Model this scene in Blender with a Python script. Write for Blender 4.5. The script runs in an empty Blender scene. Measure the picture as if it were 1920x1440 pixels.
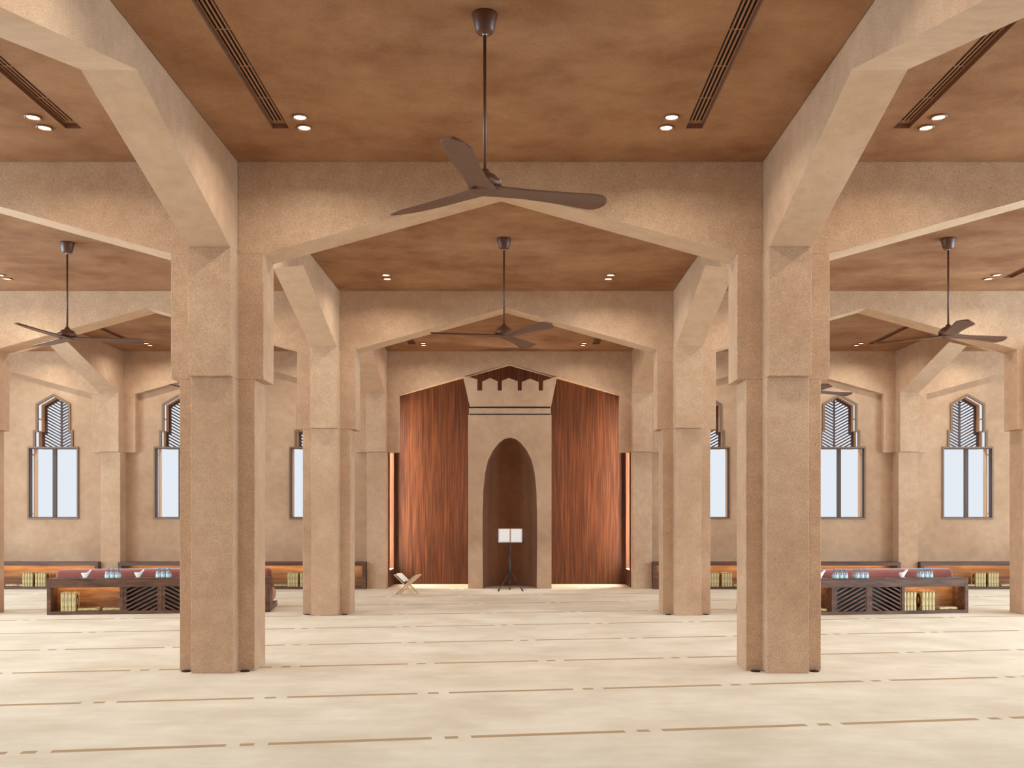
import bpy, bmesh, math, random
from mathutils import Vector, Matrix
random.seed(7)
S = bpy.context.scene
COL = S.collection
F = 1852.0; VX, VY = 970.0, 968.0; EYE = 1.5
PI = math.pi

# ------------------------------------------------------------------ materials
def srgb(r, g, b):
    def f(c):
        c /= 255.0
        return c/12.92 if c <= .04045 else ((c+.055)/1.055)**2.4
    return (f(r), f(g), f(b), 1)

def new_mat(name):
    m = bpy.data.materials.new(name); m.use_nodes = True
    nt = m.node_tree; nt.nodes.clear()
    out = nt.nodes.new('ShaderNodeOutputMaterial')
    b = nt.nodes.new('ShaderNodeBsdfPrincipled')
    nt.links.new(b.outputs[0], out.inputs[0])
    return m, nt, b, out

def N(nt, t, **kw):
    n = nt.nodes.new(t)
    for k, v in kw.items(): setattr(n, k, v)
    return n

def noise(nt, vec, scale, detail=3, rough=.5):
    n = N(nt, 'ShaderNodeTexNoise'); n.inputs['Scale'].default_value = scale
    n.inputs['Detail'].default_value = detail; n.inputs['Roughness'].default_value = rough
    nt.links.new(vec, n.inputs['Vector']); return n.outputs['Fac']

def ramp(nt, fac, stops):
    r = N(nt, 'ShaderNodeValToRGB'); e = r.color_ramp.elements
    while len(e) < len(stops): e.new(.5)
    for i, (p, c) in enumerate(stops): e[i].position = p; e[i].color = c
    nt.links.new(fac, r.inputs[0]); return r.outputs[0]

def mixc(nt, fac, a, b, mode='MIX'):
    m = N(nt, 'ShaderNodeMix', data_type='RGBA', blend_type=mode)
    for sock, v in ((0, fac), (6, a), (7, b)):
        if hasattr(v, 'links') or hasattr(v, 'is_output'): nt.links.new(v, m.inputs[sock])
        else: m.inputs[sock].default_value = v
    return m.outputs[2]

def pos(nt, scale=None, rotz=0, coord='pos'):
    if coord == 'pos': o = N(nt, 'ShaderNodeNewGeometry').outputs['Position']
    else: o = N(nt, 'ShaderNodeTexCoord').outputs['Object']
    if scale or rotz:
        mp = N(nt, 'ShaderNodeMapping')
        if scale: mp.inputs['Scale'].default_value = scale
        mp.inputs['Rotation'].default_value = (0, 0, rotz)
        nt.links.new(o, mp.inputs['Vector']); o = mp.outputs[0]
    return o

def bump(nt, b, h, strength, dist):
    bp = N(nt, 'ShaderNodeBump'); bp.inputs['Strength'].default_value = strength
    bp.inputs['Distance'].default_value = dist
    nt.links.new(h, bp.inputs['Height']); nt.links.new(bp.outputs[0], b.inputs['Normal'])

def plaster(name, c_hi, c_lo, grain=.14, pits=True, cloud=.9, bumpd=.004, streak=None):
    m, nt, b, _ = new_mat(name)
    p = pos(nt)
    big = noise(nt, pos(nt, streak) if streak else p, cloud, 5, .6)
    base = ramp(nt, big, [(.32, c_lo), (.68, c_hi)])
    mid = noise(nt, p, 7, 4, .6)
    base = mixc(nt, .5, base, ramp(nt, mid, [(.35, (.86, .86, .86, 1)), (.65, (1.08, 1.08, 1.08, 1))]), 'MULTIPLY')
    g = noise(nt, p, 140, 2, .75)
    lo = 1-grain*1.5; hi = 1+grain*1.5
    base = mixc(nt, 1.0, base, ramp(nt, g, [(.3, (lo, lo, lo, 1)), (.7, (hi, hi, hi, 1))]), 'MULTIPLY')
    if pits:
        v = N(nt, 'ShaderNodeTexVoronoi'); v.inputs['Scale'].default_value = 5.5
        nt.links.new(p, v.inputs['Vector'])
        pm = ramp(nt, v.outputs['Distance'], [(.022, (.42, .36, .32, 1)), (.042, (1, 1, 1, 1))])
        sel = noise(nt, p, 2.3, 2, .5)
        ms = ramp(nt, sel, [(.48, (0, 0, 0, 1)), (.53, (1, 1, 1, 1))])
        base = mixc(nt, ms, base, mixc(nt, 1.0, base, pm, 'MULTIPLY'))
    nt.links.new(base, b.inputs['Base Color'])
    b.inputs['Roughness'].default_value = .92
    b.inputs['Specular IOR Level'].default_value = .2
    bump(nt, b, g, .8, bumpd)
    return m

def simple(name, c, rough=.5, metal=0, grain=0, spec=.5, scale=40):
    m, nt, b, _ = new_mat(name)
    if grain:
        g = noise(nt, pos(nt), scale, 3, .6)
        base = mixc(nt, 1.0, c, ramp(nt, g, [(.3, (1-grain,)*3+(1,)), (.7, (1+grain,)*3+(1,))]), 'MULTIPLY')
        nt.links.new(base, b.inputs['Base Color'])
    else: b.inputs['Base Color'].default_value = c
    b.inputs['Roughness'].default_value = rough; b.inputs['Metallic'].default_value = metal
    b.inputs['Specular IOR Level'].default_value = spec
    return m

def wood(name, dark, mid, light, axis='z', rough=.45, fine=26.0, rotz=0):
    m, nt, b, _ = new_mat(name)
    sc = {'z': (fine, fine, 1.1), 'x': (1.1, fine, fine)}[axis]
    v = pos(nt, sc, rotz)
    g = noise(nt, v, 1.0, 6, .62)
    v2 = pos(nt, tuple(s*.16 for s in sc), rotz)
    g2 = noise(nt, v2, 1.0, 3, .6)
    c1 = ramp(nt, g, [(.34, dark), (.5, mid), (.68, light)])
    c2 = ramp(nt, g2, [(.32, (.84, .82, .8, 1)), (.68, (1.14, 1.14, 1.14, 1))])
    c = mixc(nt, 1.0, c1, c2, 'MULTIPLY')
    nt.links.new(c, b.inputs['Base Color']); b.inputs['Roughness'].default_value = rough
    b.inputs['Specular IOR Level'].default_value = .35
    bump(nt, b, g, .25, .002)
    return m

def emit(name, c, s):
    m = bpy.data.materials.new(name); m.use_nodes = True; nt = m.node_tree; nt.nodes.clear()
    o = nt.nodes.new('ShaderNodeOutputMaterial'); e = nt.nodes.new('ShaderNodeEmission')
    e.inputs[0].default_value = c; e.inputs[1].default_value = s; nt.links.new(e.outputs[0], o.inputs[0])
    return m

def glassy(name, tint, gloss=.06, rough=.02, fres=1.0):
    m = bpy.data.materials.new(name); m.use_nodes = True; nt = m.node_tree; nt.nodes.clear()
    o = nt.nodes.new('ShaderNodeOutputMaterial'); t = nt.nodes.new('ShaderNodeBsdfTransparent')
    g = nt.nodes.new('ShaderNodeBsdfGlossy'); mx = nt.nodes.new('ShaderNodeMixShader')
    t.inputs[0].default_value = tint; g.inputs['Roughness'].default_value = rough
    fr = nt.nodes.new('ShaderNodeFresnel'); fr.inputs[0].default_value = 1.45
    ad = nt.nodes.new('ShaderNodeMath'); ad.operation = 'MULTIPLY_ADD'
    ad.inputs[1].default_value = fres; ad.inputs[2].default_value = gloss
    nt.links.new(fr.outputs[0], ad.inputs[0]); nt.links.new(ad.outputs[0], mx.inputs[0])
    nt.links.new(t.outputs[0], mx.inputs[1]); nt.links.new(g.outputs[0], mx.inputs[2]); nt.links.new(mx.outputs[0], o.inputs[0])
    return m

M = {}
M['stone'] = plaster('sand_plaster', srgb(202, 167, 136), srgb(184, 146, 115), grain=.23, bumpd=.006)
M['soffit'] = plaster('smooth_plaster', srgb(204, 173, 144), srgb(192, 158, 128), grain=.06, bumpd=.001)
M['ceil'] = plaster('ceiling_plaster', srgb(170, 129, 95), srgb(136, 92, 61), grain=.12, pits=False, cloud=1.1, bumpd=.0015, streak=(1, 1.15, 1))
M['niche'] = plaster('niche_shade_plaster', srgb(150, 104, 76), srgb(136, 92, 66), grain=.2, pits=False)  # darker copy of the stone plaster, shade of the recess put into its colour
M['walnut'] = wood('walnut_panel', srgb(56, 27, 13), srgb(82, 43, 21), srgb(112, 66, 35), fine=52)
M['benchwood'] = wood('dark_stained_wood', srgb(72, 47, 36), srgb(96, 64, 48), srgb(118, 82, 62), axis='x', rough=.4, fine=18)
M['benchback'] = wood('shelf_back_wood', srgb(104, 66, 40), srgb(132, 88, 54), srgb(160, 112, 70), axis='x', rough=.5, fine=14)
M['bronze'] = simple('brown_metal', srgb(90, 52, 33), .38, .0, .04, .5)
M['frame'] = simple('window_frame_brown', srgb(128, 98, 72), .5, .0, .05, .4)
M['casement'] = simple('casement_brown', srgb(84, 60, 48), .5, 0, .05, .4)
M['lattice'] = simple('lattice_brown', srgb(98, 78, 74), .5, 0, .05, .4)
M['reveal'] = simple('white_reveal', srgb(246, 240, 232), .8, 0, .02, .2)
M['revealtan'] = simple('tan_reveal', srgb(222, 176, 138), .8, 0, .05, .2)
M['velvet'] = simple('maroon_velvet', srgb(150, 82, 70), .8, 0, .06, .3)
M['velvet'].node_tree.nodes['Principled BSDF'].inputs['Sheen Weight'].default_value = .6
M['pinkvel'] = simple('rose_velvet', srgb(196, 132, 114), .8, 0, .05, .3)
M['black'] = simple('black_metal', srgb(34, 38, 40), .45, .0)
M['blackslot'] = simple('vent_shadow', srgb(16, 10, 8), .9)
M['ventm'] = simple('vent_bronze', srgb(158, 112, 80), .5, 0, .05)
M['ventside'] = simple('vent_side', srgb(120, 80, 58), .6, 0, .05)
M['lamp'] = emit('lamp_glow', (1, .84, .58, 1), 9)
M['led'] = emit('led_strip', (1, .72, .42, 1), 2.2)
M['trimring'] = simple('lamp_ring', srgb(150, 108, 78), .35, .3)
M['paper'] = simple('paper', srgb(244, 240, 232), .8)
M['pages'] = simple('page_edges', srgb(232, 214, 180), .8, 0, .06)
M['pinkedge'] = simple('page_margin', srgb(214, 176, 156), .8)
M['birch'] = wood('birch', srgb(206, 170, 130), srgb(222, 188, 148), srgb(236, 206, 168), axis='x', fine=20)
M['tissue'] = simple('tissue', srgb(244, 240, 238), .9)
M['cap'] = simple('blue_cap', srgb(70, 160, 205), .4)
M['labelblue'] = simple('bottle_label', srgb(186, 214, 220), .5)
M['pet'] = glassy('clear_plastic', (.97, .97, .98, 1), .1, .3, .6)
M['pane'] = glassy('window_glass', (.985, .99, .995, 1), .0, .02, 0.0)
M['blackcover'] = simple('black_leather', srgb(24, 20, 20), .4)
M['fitting'] = simple('dark_brown_fitting', srgb(46, 24, 16), .6)
M['goldmed'] = simple('gold_medallion', srgb(206, 160, 84), .4, .4)
M['steel'] = simple('disc_metal', srgb(170, 160, 156), .25, .8)

def gold_mat():
    m, nt, b, _ = new_mat('gold_book_cloth')
    p = pos(nt, coord='obj')
    v = N(nt, 'ShaderNodeTexVoronoi'); v.inputs['Scale'].default_value = 70
    nt.links.new(p, v.inputs['Vector'])
    c = ramp(nt, v.outputs['Distance'], [(.12, srgb(106, 82, 44)), (.45, srgb(206, 182, 126))])
    c = mixc(nt, .6, c, ramp(nt, noise(nt, p, 24, 3), [(.35, srgb(146, 120, 72)), (.65, srgb(226, 206, 156))]))
    nt.links.new(c, b.inputs['Base Color']); b.inputs['Roughness'].default_value = .4
    b.inputs['Metallic'].default_value = .25
    return m
M['gold'] = gold_mat()

def carpet():
    m, nt, b, _ = new_mat('carpet')
    mp = N(nt, 'ShaderNodeMapping'); mp.vector_type = 'POINT'
    mp.inputs['Rotation'].default_value = (0, 0, -math.radians(9.0))
    nt.links.new(N(nt, 'ShaderNodeNewGeometry').outputs['Position'], mp.inputs[0])
    # rotated frame: u along a row, v across rows
    sep = N(nt, 'ShaderNodeSeparateXYZ'); nt.links.new(mp.outputs[0], sep.inputs[0])
    def math_(op, a, b_=None, c=None):
        n = N(nt, 'ShaderNodeMath', operation=op)
        for i, x in enumerate((a, b_, c)):
            if x is None: continue
            if hasattr(x, 'is_output'): nt.links.new(x, n.inputs[i])
            else: n.inputs[i].default_value = x
        return n.outputs[0]
    u, v = sep.outputs[0], sep.outputs[1]
    vm = math_('FLOORED_MODULO', math_('SUBTRACT', v, 6.685-.037), 1.701)
    inl = math_('LESS_THAN', vm, .074)
    um = math_('FLOORED_MODULO', math_('SUBTRACT', u, .74), 1.345)
    a = math_('LESS_THAN', um, 1.078)
    s = math_('MULTIPLY', math_('GREATER_THAN', um, 1.165), math_('LESS_THAN', um, 1.257))
    dash = math_('MULTIPLY', inl, math_('MAXIMUM', a, s))
    p = pos(nt)
    big = noise(nt, p, 1.1, 5, .62)
    base = ramp(nt, big, [(.35, srgb(212, 197, 175)), (.65, srgb(229, 217, 198))])
    sw = noise(nt, pos(nt, (1.2, 5.0, 1), math.radians(25)), 1.3, 4, .6)
    base = mixc(nt, .35, base, ramp(nt, sw, [(.4, (.93, .92, .9, 1)), (.62, (1.05, 1.05, 1.06, 1))]), 'MULTIPLY')
    g = noise(nt, p, 190, 2, .7)
    base = mixc(nt, 1.0, base, ramp(nt, g, [(.3, (.88, .88, .88, 1)), (.7, (1.1, 1.1, 1.1, 1))]), 'MULTIPLY')
    line = mixc(nt, 1.0, srgb(176, 146, 112), ramp(nt, g, [(.3, (.86, .86, .86, 1)), (.7, (1.14, 1.14, 1.14, 1))]), 'MULTIPLY')
    nt.links.new(mixc(nt, dash, base, line), b.inputs['Base Color'])
    b.inputs['Roughness'].default_value = .97; b.inputs['Specular IOR Level'].default_value = .1
    bump(nt, b, g, .5, .004)
    return m
M['carpet'] = carpet()

# ------------------------------------------------------------------ mesh helpers
def BM(): return bmesh.new()

def box(bm, x0, x1, y0, y1, z0, z1, mi=0):
    v = [bm.verts.new(p) for p in ((x0,y0,z0),(x1,y0,z0),(x1,y1,z0),(x0,y1,z0),(x0,y0,z1),(x1,y0,z1),(x1,y1,z1),(x0,y1,z1))]
    for q in ((0,3,2,1),(4,5,6,7),(0,1,5,4),(1,2,6,5),(2,3,7,6),(3,0,4,7)):
        f = bm.faces.new([v[i] for i in q]); f.material_index = mi

def prism(bm, pts, a0, a1, axis='y', mi=0):
    """extrude a 2D polygon: axis y -> pts are (x,z); axis x -> pts are (y,z); axis z -> (x,y)"""
    def P(p, a):
        return {'y': (p[0], a, p[1]), 'x': (a, p[0], p[1]), 'z': (p[0], p[1], a)}[axis]
    A = [bm.verts.new(P(p, a0)) for p in pts]; B = [bm.verts.new(P(p, a1)) for p in pts]
    n = len(pts)
    fs = [bm.faces.new(A), bm.faces.new(B[::-1])]
    for i in range(n):
        fs.append(bm.faces.new((A[i], B[i], B[(i+1) % n], A[(i+1) % n])))
    for f in fs: f.material_index = mi
    return fs

def lathe(bm, prof, cx=0, cy=0, seg=32, mi=0):
    rings = []
    for r, z in prof:
        if r < 1e-6: rings.append([bm.verts.new((cx, cy, z))])
        else: rings.append([bm.verts.new((cx+r*math.cos(2*PI*i/seg), cy+r*math.sin(2*PI*i/seg), z)) for i in range(seg)])
    for a, b in zip(rings, rings[1:]):
        for i in range(seg):
            j = (i+1) % seg
            if len(a) == 1 and len(b) > 1: f = bm.faces.new((a[0], b[j], b[i]))
            elif len(b) == 1 and len(a) > 1: f = bm.faces.new((a[i], a[j], b[0]))
            elif len(a) > 1: f = bm.faces.new((a[i], a[j], b[j], b[i]))
            else: continue
            f.material_index = mi; f.smooth = True

def tube(bm, p0, p1, r, seg=12, r1=None, mi=0):
    p0 = Vector(p0); p1 = Vector(p1); d = (p1-p0); L = d.length; d.normalize()
    q = d.to_track_quat('Z', 'Y').to_matrix()
    r1 = r if r1 is None else r1
    A = [bm.verts.new(p0+q@Vector((r*math.cos(2*PI*i/seg), r*math.sin(2*PI*i/seg), 0))) for i in range(seg)]
    B = [bm.verts.new(p1+q@Vector((r1*math.cos(2*PI*i/seg), r1*math.sin(2*PI*i/seg), 0))) for i in range(seg)]
    for i in range(seg):
        j = (i+1) % seg
        f = bm.faces.new((A[i], A[j], B[j], B[i])); f.smooth = True; f.material_index = mi
    for f in (bm.faces.new(A[::-1]), bm.faces.new(B)): f.material_index = mi

def obj(name, bm, mats, parent=None, bevel=0, loc=None, smooth=False, bseg=2):
    bmesh.ops.recalc_face_normals(bm, faces=bm.faces[:])
    me = bpy.data.meshes.new(name); bm.to_mesh(me); bm.free()
    for m in (mats if isinstance(mats, (list, tuple)) else [mats]): me.materials.append(M[m])
    if smooth:
        for p in me.polygons: p.use_smooth = True
    o = bpy.data.objects.new(name, me); COL.objects.link(o)
    if loc: o.location = loc
    if parent: o.parent = parent
    if bevel:
        b = o.modifiers.new('bevel', 'BEVEL'); b.width = bevel; b.segments = bseg; b.limit_method = 'ANGLE'
        b.angle_limit = math.radians(40)
    return o

def tag(o, label=None, cat=None, group=None, kind=None):
    if label: o['label'] = label
    if cat: o['category'] = cat
    if group: o['group'] = group
    if kind: o['kind'] = kind
    return o

def thing(name, label, cat, loc=(0, 0, 0), rz=0, group=None):
    o = bpy.data.objects.new(name, None); COL.objects.link(o); o.empty_display_size = .1
    o.location = loc; o.rotation_euler = (0, 0, rz)
    return tag(o, label, cat, group)

def dup(root, loc, rz, label, group=None):
    def cp(o, parent):
        c = o.copy(); COL.objects.link(c); c.parent = parent
        for ch in [k for k in bpy.data.objects if k.parent == o]: cp(ch, c)
        return c
    r = cp(root, None); r.location = loc; r.rotation_euler = (0, 0, rz); r['label'] = label
    if group: r['group'] = group
    return r

def clip(poly, a, b):
    """keep the part of poly left of directed line a->b"""
    out = []
    def side(p): return (b[0]-a[0])*(p[1]-a[1])-(b[1]-a[1])*(p[0]-a[0])
    for i in range(len(poly)):
        p, q = poly[i], poly[(i+1) % len(poly)]
        sp, sq = side(p), side(q)
        if sp >= 0: out.append(p)
        if sp*sq < 0:
            t = sp/(sp-sq); out.append((p[0]+t*(q[0]-p[0]), p[1]+t*(q[1]-p[1])))
    return out

def slats(bm, convex, x0, x1, slope, pitch, th, y0, y1, z0, z1, axis='y'):
    """diagonal slats between x0..x1 clipped to a convex ccw outline"""
    k = -int(2/pitch)
    z = z0-2
    while z < z1+2:
        poly = [(x0, z+slope*0), (x1, z+slope*(x1-x0)), (x1, z+slope*(x1-x0)+th), (x0, z+th)]
        for i in range(len(convex)):
            poly = clip(poly, convex[i], convex[(i+1) % len(convex)])
            if len(poly) < 3: break
        if len(poly) >= 3:
            cl = [poly[0]]
            for p in poly[1:]:
                if math.dist(p, cl[-1]) > 1e-5: cl.append(p)
            if len(cl) > 2 and math.dist(cl[0], cl[-1]) < 1e-5: cl.pop()
            if len(cl) >= 3: prism(bm, cl, y0, y1)
        z += pitch

# ------------------------------------------------------------------ layout
CXB = -.165                                  # centre of the middle bay
COLX = [CXB-8.25, CXB-2.75, CXB+2.75, CXB+8.25]
ROWY = [4.295, 9.795, 15.295, 20.795]        # column lines across the hall
H = .2; P = .165; Q = .085                   # half core, arm projection, extra bracket projection
ZL, ZS, ZA, ZC = 2.83, 4.05, 4.685, 4.94     # bracket foot, springing, apex, ceiling
XL, XR, YB, YE = -13.9, 13.57, -3.4, 20.75

# floor, ceiling
bm = BM(); box(bm, XL-.4, XR+.4, YB-.4, 22.4, -.12, 0)
tag(obj('floor', bm, 'carpet'), kind='structure')

BX = [(XL, COLX[0]-H), (COLX[0]+H, COLX[1]-H), (COLX[1]+H, COLX[2]-H), (COLX[2]+H, COLX[3]-H), (COLX[3]+H, XR)]
BCX = [CXB-11, CXB-5.5, CXB, CXB+5.5, CXB+11]
BY = [(ROWY[i]+H, ROWY[i+1]-H) for i in range(3)]
VENT_X = [(-2.01, -1.855), (1.655, 1.81)]
VENTS = []
bm = BM(); G = .007; ZT = 5.03
for bi, (bx0, bx1) in enumerate(BX):
    for ri, (by0, by1) in enumerate(BY):
        by1_ = by1 if ri < 2 else ROWY[3]-H
        yc = (ROWY[ri]+ROWY[ri+1])/2
        x0, x1, y0, y1 = bx0+G, bx1-G, by0+G, by1_-G
        hv = not (ri == 1 and bi == 2)
        if not hv: box(bm, x0, x1, y0, y1, ZC, ZT); continue
        xs = [x0]
        for a, b in VENT_X: xs += [BCX[bi]+a, BCX[bi]+b]
        xs.append(x1)
        ys = [yc-1.72, yc+1.72]
        for k in range(5):
            if k % 2 == 0: box(bm, xs[k], xs[k+1], y0, y1, ZC, ZT)
            else:
                box(bm, xs[k], xs[k+1], y0, ys[0], ZC, ZT); box(bm, xs[k], xs[k+1], ys[1], y1, ZC, ZT)
                VENTS.append((xs[k], xs[k+1], ys[0], ys[1], bi, ri, k//2))
box(bm, XL, XR, YB, ROWY[0]-H-G, ZC, ZT)
box(bm, XL-.4, XR+.4, YB-.4, 22.4, ZT, ZT+.15)
tag(obj('ceiling', bm, 'ceil'), kind='structure')

# ------------------------------------------------------------------ columns
side_word = ['far left', 'left', 'right', 'far right']
row_word = ['', 'nearest', 'second', 'end wall']
def cross(bm, x, y, a, z0, z1):
    """cross-shaped shaft: arms reach a beyond the core"""
    w = H+a
    pts = [(-H,-w),(H,-w),(H,-H),(w,-H),(w,H),(H,H),(H,w),(-H,w),(-H,H),(-w,H),(-w,-H),(-H,-H)]
    prism(bm, [(x+p[0], y+p[1]) for p in pts], z0, z1, 'z')
COL_LABEL = {
 (1,1): 'big cross shaped sandy stone column nearest the camera on the left',
 (1,2): 'big cross shaped sandy stone column nearest the camera on the right',
 (2,0): 'sandy stone column cut off by the left edge, beyond the left bench',
 (2,1): 'second sandy stone column left of the prayer niche, halfway down the hall',
 (2,2): 'second sandy stone column right of the prayer niche, halfway down the hall',
 (2,3): 'sandy stone column cut off by the right edge, beyond the right bench',
 (3,0): 'slim sandy pier against the end wall between the two leftmost windows',
 (3,1): 'slim sandy pier at the left edge of the wood panelled recess',
 (3,2): 'slim sandy pier at the right edge of the wood panelled recess',
 (3,3): 'slim sandy pier against the end wall between the two rightmost windows'}
for (r, c), lab in COL_LABEL.items():
    x, y = COLX[c], ROWY[r]
    t = thing('stone_column', lab, 'column', (x, y, 0), group='cross shaped stone columns' if r < 3 else 'stone piers along the end wall')
    if r < 3:
        bm = BM(); cross(bm, 0, 0, P, 0, ZL); obj('shaft', bm, 'stone', t, bevel=.006)
        bm = BM(); cross(bm, 0, 0, P+Q, ZL, ZS); box(bm, -H, H, -H, H, ZS, ZT-.002); obj('bracket', bm, 'stone', t, bevel=.005)
    else:
        w = H+P; yb = YE-y-.001
        bm = BM(); box(bm, -H, H, -w, yb, 0, ZL); obj('shaft', bm, 'stone', t, bevel=.006)
        bm = BM(); w2 = H+P+Q; e = w2
        pts = [(-H,-w2),(H,-w2),(H,-H),(e,-H),(e,yb),(-e,yb),(-e,-H),(-H,-H)]
        prism(bm, pts, ZL, ZS, 'z'); box(bm, -H, H, -H, yb, ZS, ZT-.002); obj('bracket', bm, 'stone', t, bevel=.005)

# ------------------------------------------------------------------ arched beams
E = P+Q
def beam_poly(L):
    """profile of an arched beam between core faces, length L"""
    return [(0, ZS), (E, ZS), (L/2, ZA), (L-E, ZS), (L, ZS), (L, ZT-.002), (0, ZT-.002)]
def beam(axis, a0, a1, b0, b1, lab):
    bm = BM(); n = beam_poly(a1-a0); n = [(a0+p[0], p[1]) for p in n]
    n[0] = (n[0][0]+.0, ZS+.0005)
    fs = prism(bm, n, b0, b1, axis)
    # the two sloping undersides are trowelled smooth
    for f in fs[2:]: pass
    for f in bm.faces:
        zs = [v.co.z for v in f.verts]
        if max(zs) < ZA+.01: f.material_index = 1
    o = obj('arched_beam', bm, ['stone', 'soffit'], bevel=.004)
    tag(o, lab, 'beam', 'arched stone beams under the ceiling')
bay = ['in the outermost left bay', 'in the left side bay', 'over the middle bay', 'in the right side bay', 'in the outermost right bay']
for r, bs in ((1, (1, 2, 3)), (2, (1, 2, 3)), (3, (0, 1, 2, 3, 4))):
    for b in bs:
        a0, a1 = BX[b]
        if b == 0: a0 = COLX[0]-5.5+H
        if b == 4: a1 = COLX[3]+5.5-H
        y0, y1 = ROWY[r]-H, ROWY[r]+H
        if r == 3: y1 = YE-.001 if b != 2 else ROWY[3]+.1
        nm = {1: 'nearest cross beam with a shallow pointed arch', 2: 'second cross beam with a shallow pointed arch',
              3: 'shallow pointed arch beam set on the end wall'}[r]
        beam('y', a0, a1, y0, y1, f'{nm} {bay[b]}')
for c, s in ((1, 'left'), (2, 'right')):
    for r in (0, 1, 2):
        y0, y1 = ROWY[r]+H, ROWY[r+1]-H
        if r == 2: y1 = ROWY[3]-H
        nm = ['sloping soffit beam running overhead to the nearest column', 'lengthwise arched beam between nearest and second column',
              'lengthwise arched beam between second column and end wall'][r]
        beam('x', y0, y1, COLX[c]-H, COLX[c]+H, f'{nm}, {s} of the middle bay')
for c, s in ((0, 'left'), (3, 'right')):
    beam('x', ROWY[2]+H, ROWY[3]-H, COLX[c]-H, COLX[c]+H, f'lengthwise arched beam behind the {s} side ceiling fan, reaching the end wall')
# the header behind the camera that the overhead beams run into
bm = BM(); box(bm, XL, XR, ROWY[0]-H, ROWY[0]+H, ZS, ZT-.002)
tag(obj('trim_1', bm, 'stone'), kind='structure')

# ------------------------------------------------------------------ end wall with windows
WIN = [(BCX[1]-1.41-5.5+2.82, 0)]
WX = [BCX[0]+1.42, BCX[1]-1.43, BCX[1]+1.41, BCX[3]-1.4, BCX[3]+1.44, BCX[4]-1.38]
WO = [(-.535, 1.44), (-.535, 2.96), (-.42, 2.96), (-.42, 3.31), (-.365, 3.31), (-.365, 3.86), (0, 4.07)]
WT = .09; RW = .27
def end_wall(x0, x1, wins):
    bm = BM(); edges = [x0]
    for w in wins: edges += [w-.6, w+.6]
    edges.append(x1)
    for i in range(0, len(edges), 2): box(bm, edges[i], edges[i+1], YE, YE+WT, 0, ZT-.004)
    for w in wins:
        box(bm, w-.6, w+.6, YE, YE+WT, 0, 1.44)
        for s in (1, -1):
            pts = [(-.6, 1.44)]+WO+[(0, ZT-.004), (-.6, ZT-.004)]
            prism(bm, [(w+s*p[0], p[1]) for p in pts], YE, YE+WT)
    return bm
tag(obj('wall_end_left', end_wall(XL-.4, COLX[1]-H+.001, WX[:3]), 'stone'), kind='structure')
tag(obj('wall_end_right', end_wall(COLX[2]+H-.001, XR+.4, WX[3:]), 'stone'), kind='structure')

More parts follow.
